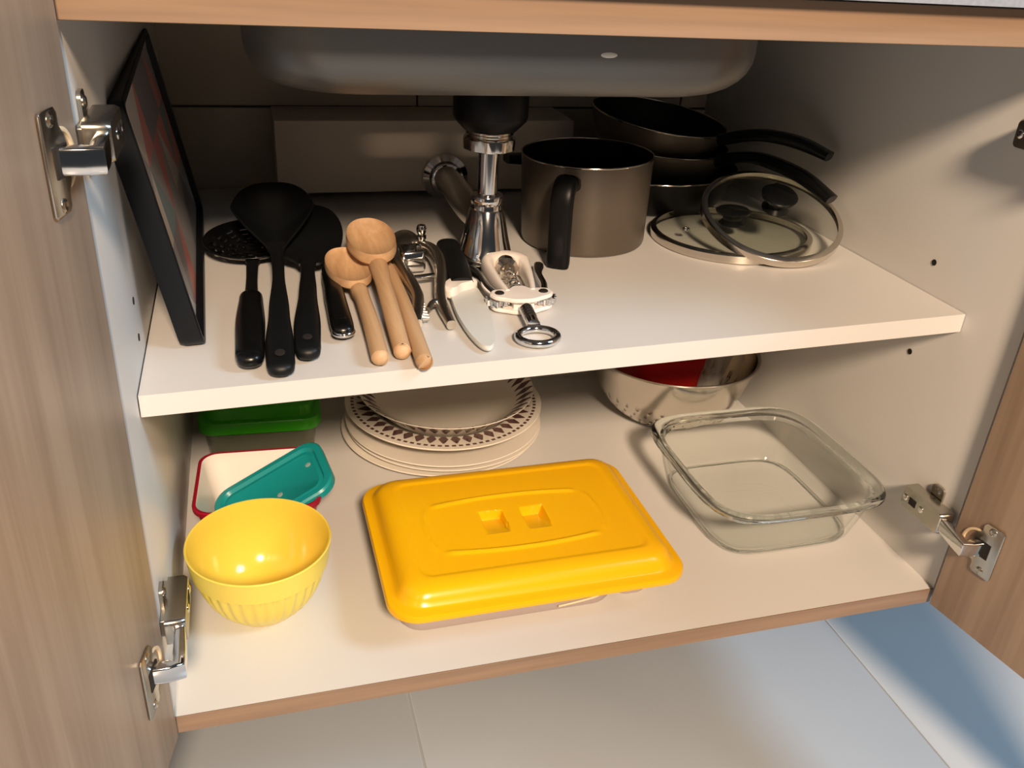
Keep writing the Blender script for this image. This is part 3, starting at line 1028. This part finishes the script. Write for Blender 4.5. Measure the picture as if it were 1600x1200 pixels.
glass_lid('glass lid with steel rim lying flat on the shelf', (0.6490, 0.3320, sz(0.649) + 0.0004), (-0.0288, 0, 1), 0.0955, 0.019, math.radians(180))
glass_lid('glass lid with steel rim propped on the flat lid', (0.6765, 0.2960, 0.3195), (-0.07, -0.40, 1), 0.0825, 0.022, math.radians(60))

# ------------------------------------------------------------------ lower shelf: bowl, boxes
BX, BY = 0.0785, 0.129
bw = thing('ribbed_bowl', 'yellow plastic bowl with vertical ribs below a smooth band', 'bowl', (BX, BY, 0))


def rib(a, r, z):
    return 0.0007 * math.cos(34 * a) if 0.008 < z < 0.052 and r > 0.037 else 0


outer = [(0.0001, 0.0010), (0.030, 0.0010), (0.0325, 0.0003), (0.0355, 0.0006), (0.0385, 0.004), (0.0455, 0.012), (0.0520, 0.022), (0.0570, 0.034), (0.0602, 0.045), (0.0615, 0.0515), (0.0622, 0.0525), (0.0645, 0.0535),
         (0.0662, 0.066), (0.0672, 0.0745), (0.0676, 0.0765), (0.0668, 0.0778), (0.0655, 0.0772), (0.0645, 0.0745), (0.0632, 0.064), (0.0600, 0.050), (0.0552, 0.036), (0.0500, 0.025), (0.0420, 0.014), (0.0320, 0.0065), (0.0200, 0.0036), (0.0001, 0.0030)]
MB().lathe(outer[:16], 272, mod=rib).build('shell', 'yellow_bowl', bw)
MB().lathe(outer[15:], 136).build('inside', 'yellow_bowl_in', bw)

bx = thing('food_box', 'red plastic box with white inside behind the yellow bowl', 'container', T=Matrix.Translation((0.081, 0.2655, 0)) @ Matrix.Rotation(math.radians(-3), 4, 'Z'))


def rr(hx, hy, r, z, cx=0.0, cy=0.0, n=6):
    return [(x, y, z) for x, y in rrect(cx, cy, hx, hy, r, n)]


MB().loft([rr(0.050, 0.045, 0.014, 0.0003), rr(0.053, 0.048, 0.016, 0.002), rr(0.0625, 0.0575, 0.019, 0.050), rr(0.0655, 0.0605, 0.020, 0.0515), rr(0.0660, 0.0610, 0.020, 0.0565), rr(0.0645, 0.0595, 0.019, 0.0575), rr(0.0622, 0.0572, 0.018, 0.0570)], True, False).build('shell', 'red_plastic', bx)
MB().loft([rr(0.0622, 0.0572, 0.018, 0.0568), rr(0.0605, 0.0555, 0.018, 0.052), rr(0.0520, 0.0470, 0.014, 0.005), rr(0.0480, 0.0430, 0.012, 0.003)], False, True).build('liner', 'liner', bx)

tl_u = Vector((0.112, 0.012, 0.056)).normalized()
tl_n = Vector((-0.40, -0.16, 0.9)).normalized()
tl_v = tl_n.cross(tl_u).normalized()
tl_n = tl_u.cross(tl_v).normalized()
Tl = Matrix((tl_u, tl_v, tl_n)).transposed().to_4x4()
Tl.translation = Vector((0.0945, 0.256, 0.0445))
tl = thing('box_lid', 'teal plastic lid resting askew in the red box', 'lid', T=Tl)
tm_ = MB()
tm_.loft([rr(0.0655, 0.0425, 0.020, -0.0075), rr(0.0668, 0.0438, 0.021, -0.007), rr(0.0670, 0.0440, 0.021, 0.0), rr(0.0650, 0.0420, 0.020, 0.0022), rr(0.0590, 0.0360, 0.016, 0.0022), rr(0.0565, 0.0335, 0.014, -0.0015), rr(0.0540, 0.0310, 0.012, -0.0015),
          rr(0.0530, 0.0300, 0.012, -0.0008), rr(0.0515, 0.0285, 0.011, -0.0008), rr(0.0505, 0.0275, 0.010, -0.0015)], False, True)
tm_.build('lid_shell', 'teal', tl)
for x, y in ((0.046, 0.010), (0.006, -0.010)):
    MB().lathe([(0.0001, 0.0008), (0.0018, 0.0009), (0.0030, 0.0004), (0.0034, 0.0)], 16, Matrix.Translation((x, y, -0.0014))).build('moulding_mark', 'film', tl)

gb = thing('lidded_box', 'smoky plastic box with a green lid in the back corner below the shelf', 'container', T=Matrix.Translation((0.0895, 0.435, 0)) @ Matrix.Rotation(math.radians(-3), 4, 'Z'))
MB().loft([rr(0.058, 0.056, 0.015, 0.0005), rr(0.060, 0.058, 0.016, 0.003), rr(0.067, 0.066, 0.018, 0.058), rr(0.0655, 0.0645, 0.018, 0.058), rr(0.0585, 0.0565, 0.015, 0.004), rr(0.0565, 0.0545, 0.014, 0.003)], True, True).build('body', 'film_dark', gb)
MB().loft([rr(0.070, 0.069, 0.020, 0.0545), rr(0.0715, 0.0705, 0.021, 0.056), rr(0.0720, 0.0710, 0.021, 0.068), rr(0.0705, 0.0695, 0.020, 0.0705), rr(0.064, 0.063, 0.017, 0.0710), rr(0.062, 0.061, 0.016, 0.084), rr(0.060, 0.059, 0.015, 0.0855)], True, True).build('lid', 'green', gb)

# ------------------------------------------------------------------ plates
PLX, PLY = 0.320, 0.424


def plate(label, dx, dy, z, r, h, rb, m, dish=False):
    t = thing('dinner_plate' if not dish else 'soup_plate', label, 'plate', (PLX + dx, PLY + dy, z), group='stacked plates')
    if dish:
        p = [(0.0001, 0.002), (rb - 0.004, 0.002), (rb - 0.003, 0.0003), (rb, 0.0003), (rb + 0.002, 0.0025), (rb + 0.018, h * 0.72), (rb + 0.024, h * 0.84), (r - 0.002, h - 0.003), (r, h - 0.0012), (r - 0.0004, h + 0.0004), (r - 0.003, h),
             (rb + 0.023, h * 0.84 + 0.003), (rb + 0.016, h * 0.74 + 0.002), (rb + 0.001, 0.0062), (rb - 0.01, 0.0050), (0.0001, 0.0048)]
    else:
        p = [(0.0001, 0.002), (rb - 0.004, 0.002), (rb - 0.003, 0.0003), (rb, 0.0003), (rb + 0.001, 0.0025), (rb + 0.012, 0.0065), (r - 0.002, h - 0.003), (r, h - 0.0012), (r - 0.0004, h + 0.0004), (r - 0.003, h),
             (rb + 0.011, 0.0095), (rb - 0.002, 0.0058), (rb - 0.012, 0.0050), (0.0001, 0.0048)]
    MB().lathe(p, 96).build('plate_body', m, t)
    return t


plate('plain white plate at the bottom of the plate stack', -0.003, 0.004, 0.0, 0.1300, 0.0105, 0.078, 'china')
plate('plain white plate second from the bottom of the stack', 0.003, 0.001, 0.0075, 0.1290, 0.0108, 0.078, 'china')
plate('plain white plate directly under the patterned plate', 0.001, -0.002, 0.0145, 0.1290, 0.0120, 0.078, 'china')
plate('patterned soup plate with a dark motif rim under the top plate', 0.001, -0.002, 0.0205, 0.1290, 0.0295, 0.074, 'patterned', True)
t = thing('deep_plate', 'smaller deep patterned plate on top of the plate stack', 'plate', (PLX + 0.0035, PLY - 0.003, 0.0270), group='stacked plates')
MB().lathe([(0.0001, 0.002), (0.050, 0.002), (0.051, 0.0003), (0.055, 0.0003), (0.057, 0.003), (0.072, 0.007), (0.086, 0.017), (0.100, 0.031), (0.1125, 0.0415), (0.1145, 0.0430), (0.1142, 0.0440), (0.1115, 0.0432),
            (0.0975, 0.0330), (0.0840, 0.0205), (0.0700, 0.0105), (0.055, 0.0068), (0.0001, 0.006)], 96).build('plate_body', 'patterned', t)

# ------------------------------------------------------------------ yellow lidded container
YX, YY = 0.3365, 0.130
yc = thing('food_container', 'clear plastic container under a large yellow lid', 'container', T=Matrix.Translation((YX, YY, 0)) @ Matrix.Rotation(math.radians(0.3), 4, 'Z'))
MB().loft([rr(0.108, 0.070, 0.022, 0.0004, -0.024, -0.004), rr(0.110, 0.072, 0.024, 0.003, -0.024, -0.004), rr(0.120, 0.082, 0.028, 0.043, -0.020, 0.0), rr(0.1185, 0.0805, 0.027, 0.043, -0.020, 0.0),
           rr(0.1085, 0.0705, 0.022, 0.004, -0.024, -0.004), rr(0.1060, 0.0680, 0.021, 0.0028, -0.024, -0.004)], True, True).build('body', 'film_side', yc)
MB().loft([rr(0.0165, 0.030, 0.012, 0.0004, 0.108, -0.038), rr(0.0180, 0.032, 0.014, 0.003, 0.108, -0.038), rr(0.0215, 0.036, 0.018, 0.043, 0.108, -0.036), rr(0.0200, 0.0345, 0.017, 0.043, 0.108, -0.036), rr(0.0165, 0.0305, 0.013, 0.004, 0.108, -0.038)], True, True).build('side_pocket', 'film_side', yc)
MB().sweep(smooth_path([(0.022, -0.0805, 0.0100), (0.045, -0.0805, 0.0125), (0.062, -0.0800, 0.0150), (0.076, -0.0755, 0.0180)], 6), 0.0011, 0.0011, 10).build('pale_strip', 'cream_plastic', yc)  # thin pale strip along the lower front of the body
ly = MB()
RH, RV, RC = 0.1495, 0.1105, 0.030


def ss(a, b, x):
    t = min(1, max(0, (x - a) / (b - a)))
    return t * t * (3 - 2 * t)


def relief(x, y):
    z = 0.0
    # curved ridges round the middle field
    for s in (-1, 1):
        if abs(x + 0.006) < 0.083:
            d = abs(y + 0.007 - s * (0.0375 + 0.007 * (1 - ((x + 0.006) / 0.083) ** 2)))
            z += 0.0020 * (1 - ss(0.0, 0.0042, d)) * (1 - ss(0.072, 0.083, abs(x + 0.006)))
        if abs(y + 0.007) < 0.036:
            d = abs(x + 0.006 - s * (0.086 + 0.006 * (1 - ((y + 0.007) / 0.036) ** 2)))
            z += 0.0012 * (1 - ss(0.0, 0.0032, d)) * (1 - ss(0.028, 0.036, abs(y + 0.007)))
    # two finger pockets either side of the grip bar
    for cx in (-0.0265, 0.0170):
        ex = 1 - ss(0.0105, 0.0125, abs(x - cx))
        ey = 1 - ss(0.0170, 0.0190, abs(y + 0.006))
        dep = 0.0105 * (0.55 + 0.45 * (y + 0.006) / 0.018)
        z -= ex * ey * dep
    return z


nl = 40
base_o = rrect(0, 0, RH, RV, RC, nl)
# denser outline: resample evenly
def resample(pts, n):
    P = pts + [pts[0]]
    L = [0]
    for a, b in zip(P, P[1:]):
        L.append(L[-1] + math.hypot(b[0] - a[0], b[1] - a[1]))
    out = []
    j = 0
    for i in range(n):
        s = L[-1] * i / n
        while L[j + 1] < s:
            j += 1
        t = (s - L[j]) / max(1e-9, L[j + 1] - L[j])
        out.append((P[j][0] + (P[j + 1][0] - P[j][0]) * t, P[j][1] + (P[j + 1][1] - P[j][1]) * t))
    return out


NR = 240
ring_out = resample(base_o, NR)


def inset(d, z, rc=None):
    return [(x, y, z) for x, y in resample(rrect(0, 0, RH - d, RV - d, max(RC - d * 0.55, 0.012), nl), NR)]


LR = [inset(0.0035, 0.0445), inset(0.0015, 0.0438), inset(0.0, 0.0440), inset(0.0, 0.0480), inset(0.0012, 0.0500), inset(0.0050, 0.0512), inset(0.0085, 0.0516), inset(0.0105, 0.0528), inset(0.0130, 0.0580), inset(0.0160, 0.0625), inset(0.0200, 0.0655), inset(0.0250, 0.0672), inset(0.0300, 0.0680), inset(0.0330, 0.0682), inset(0.0345, 0.0674), inset(0.0365, 0.0672)]
in0 = [(x, y) for x, y, _ in LR[-1]]
K_ = 56
for k in range(1, K_):
    t = 1 - k / K_
    LR.append([(x * t, y * t, 0.0672 + relief(x * t, y * t)) for x, y in in0])
ly.loft(LR, False, True)
# underside skin
ly.build('lid', 'yellow_lid', yc, label='yellow lid with two finger pockets and curved ridges')

# ------------------------------------------------------------------ glass dish
GX, GY = 0.6530, 0.1800
gd = thing('glass_dish', 'square clear glass baking dish with rounded rim', 'dish', (GX, GY, 0))


def sq(h, z, p, dx=0.0, dy=0.0, k=1.035):
    return [(x + dx, y + dy, z) for x, y in squircle(h, h * k, p, 112)]


RG = [sq(0.070, 0.0006, 4.6), sq(0.082, 0.0004, 4.8), sq(0.0865, 0.0022, 4.8), sq(0.0895, 0.0075, 4.8), sq(0.0960, 0.030, 4.6), sq(0.1015, 0.0545, 4.5), sq(0.1040, 0.0600, 4.5), sq(0.1105, 0.0625, 4.5), sq(0.1128, 0.0648, 4.5), sq(0.1125, 0.0676, 4.5), sq(0.1105, 0.0690, 4.5),
      sq(0.1040, 0.0690, 4.5), sq(0.1000, 0.0668, 4.5), sq(0.0975, 0.0580, 4.5), sq(0.0920, 0.032, 4.6), sq(0.0855, 0.0105, 4.8), sq(0.0825, 0.0062, 4.8), sq(0.0770, 0.0048, 4.6), sq(0.070, 0.0046, 4.6)]
MB().loft(RG[:6] + RG[13:], True, True).build('dish_body', 'thin_glass', gd)
MB().loft(RG[5:14] + [RG[5]], False, False).build('rim', 'glass', gd)
be = []
for k in range(8):
    a = 2 * math.pi * k / 8
    be.append(sq(0.0845 + 0.0016 * math.cos(a), 0.0042 + 0.0016 * math.sin(a), 4.8))
MB().loft(be + [be[0]], False, False).build('base_edge', 'glass', gd)

# ------------------------------------------------------------------ colander and the tub in it
CX, CY = 0.6465, 0.4235
co = thing('colander', 'stainless steel colander with small holes behind the glass dish', 'colander', (CX, CY, 0))
NC = 180
cpf = [(0.0001, 0.0012), (0.040, 0.0012), (0.050, 0.0006), (0.056, 0.0012), (0.064, 0.005)]
holes_rows = set()
r_, z_ = 0.070, 0.0085
rows = [(0.0720, 0.0100), (0.0830, 0.0195), (0.0910, 0.0295), (0.0972, 0.0400)]
for (r0, z0) in rows:
    cpf.append((r0 - 0.0010, z0 - 0.0011))
    holes_rows.add(len(cpf) - 1)
    cpf.append((r0 + 0.0008, z0 + 0.0012))
cpf += [(0.1030, 0.0530), (0.1085, 0.0690), (0.1130, 0.0840), (0.1150, 0.0930), (0.1160, 0.0980), (0.1185, 0.0998), (0.1205, 0.0998), (0.1214, 0.0985), (0.1205, 0.0970)]
MB_c = MB()
MB_c.lathe(cpf, NC, skip=lambda k, i: k in holes_rows and (i + (2 if k % 4 == 1 else 0)) % 5 == 0)
cob = MB_c.build('bowl', 'steel', co)
md = cob.modifiers.new('thickness', 'SOLIDIFY')
md.thickness = 0.0008
rt_ = thing('tub', 'dark red plastic tub sitting inside the steel colander', 'tub', T=Matrix.Translation((0.6190, 0.4160, 0.0250)) @ Matrix.Rotation(math.radians(4), 4, 'Y'))
MB().loft([rr(0.040, 0.042, 0.014, 0.0), rr(0.043, 0.045, 0.015, 0.003), rr(0.050, 0.052, 0.017, 0.085), rr(0.053, 0.055, 0.018, 0.086), rr(0.053, 0.055, 0.018, 0.089), rr(0.0485, 0.0505, 0.016, 0.089), rr(0.0415, 0.0435, 0.014, 0.005), rr(0.038, 0.040, 0.013, 0.003)], True, True).build('tub_shell', 'red_tub', rt_)
pk = thing('clear_cup', 'clear plastic cup beside the red tub in the colander', 'cup', T=Matrix.Translation((0.6900, 0.4000, 0.0300)) @ Matrix.Rotation(math.radians(12), 4, 'Y'))
MB().lathe([(0.0001, 0.0), (0.014, 0.0), (0.0160, 0.002), (0.0215, 0.075), (0.0225, 0.0765), (0.0205, 0.0760), (0.0150, 0.004), (0.0001, 0.003)], 40).build('cup_wall', 'film', pk)
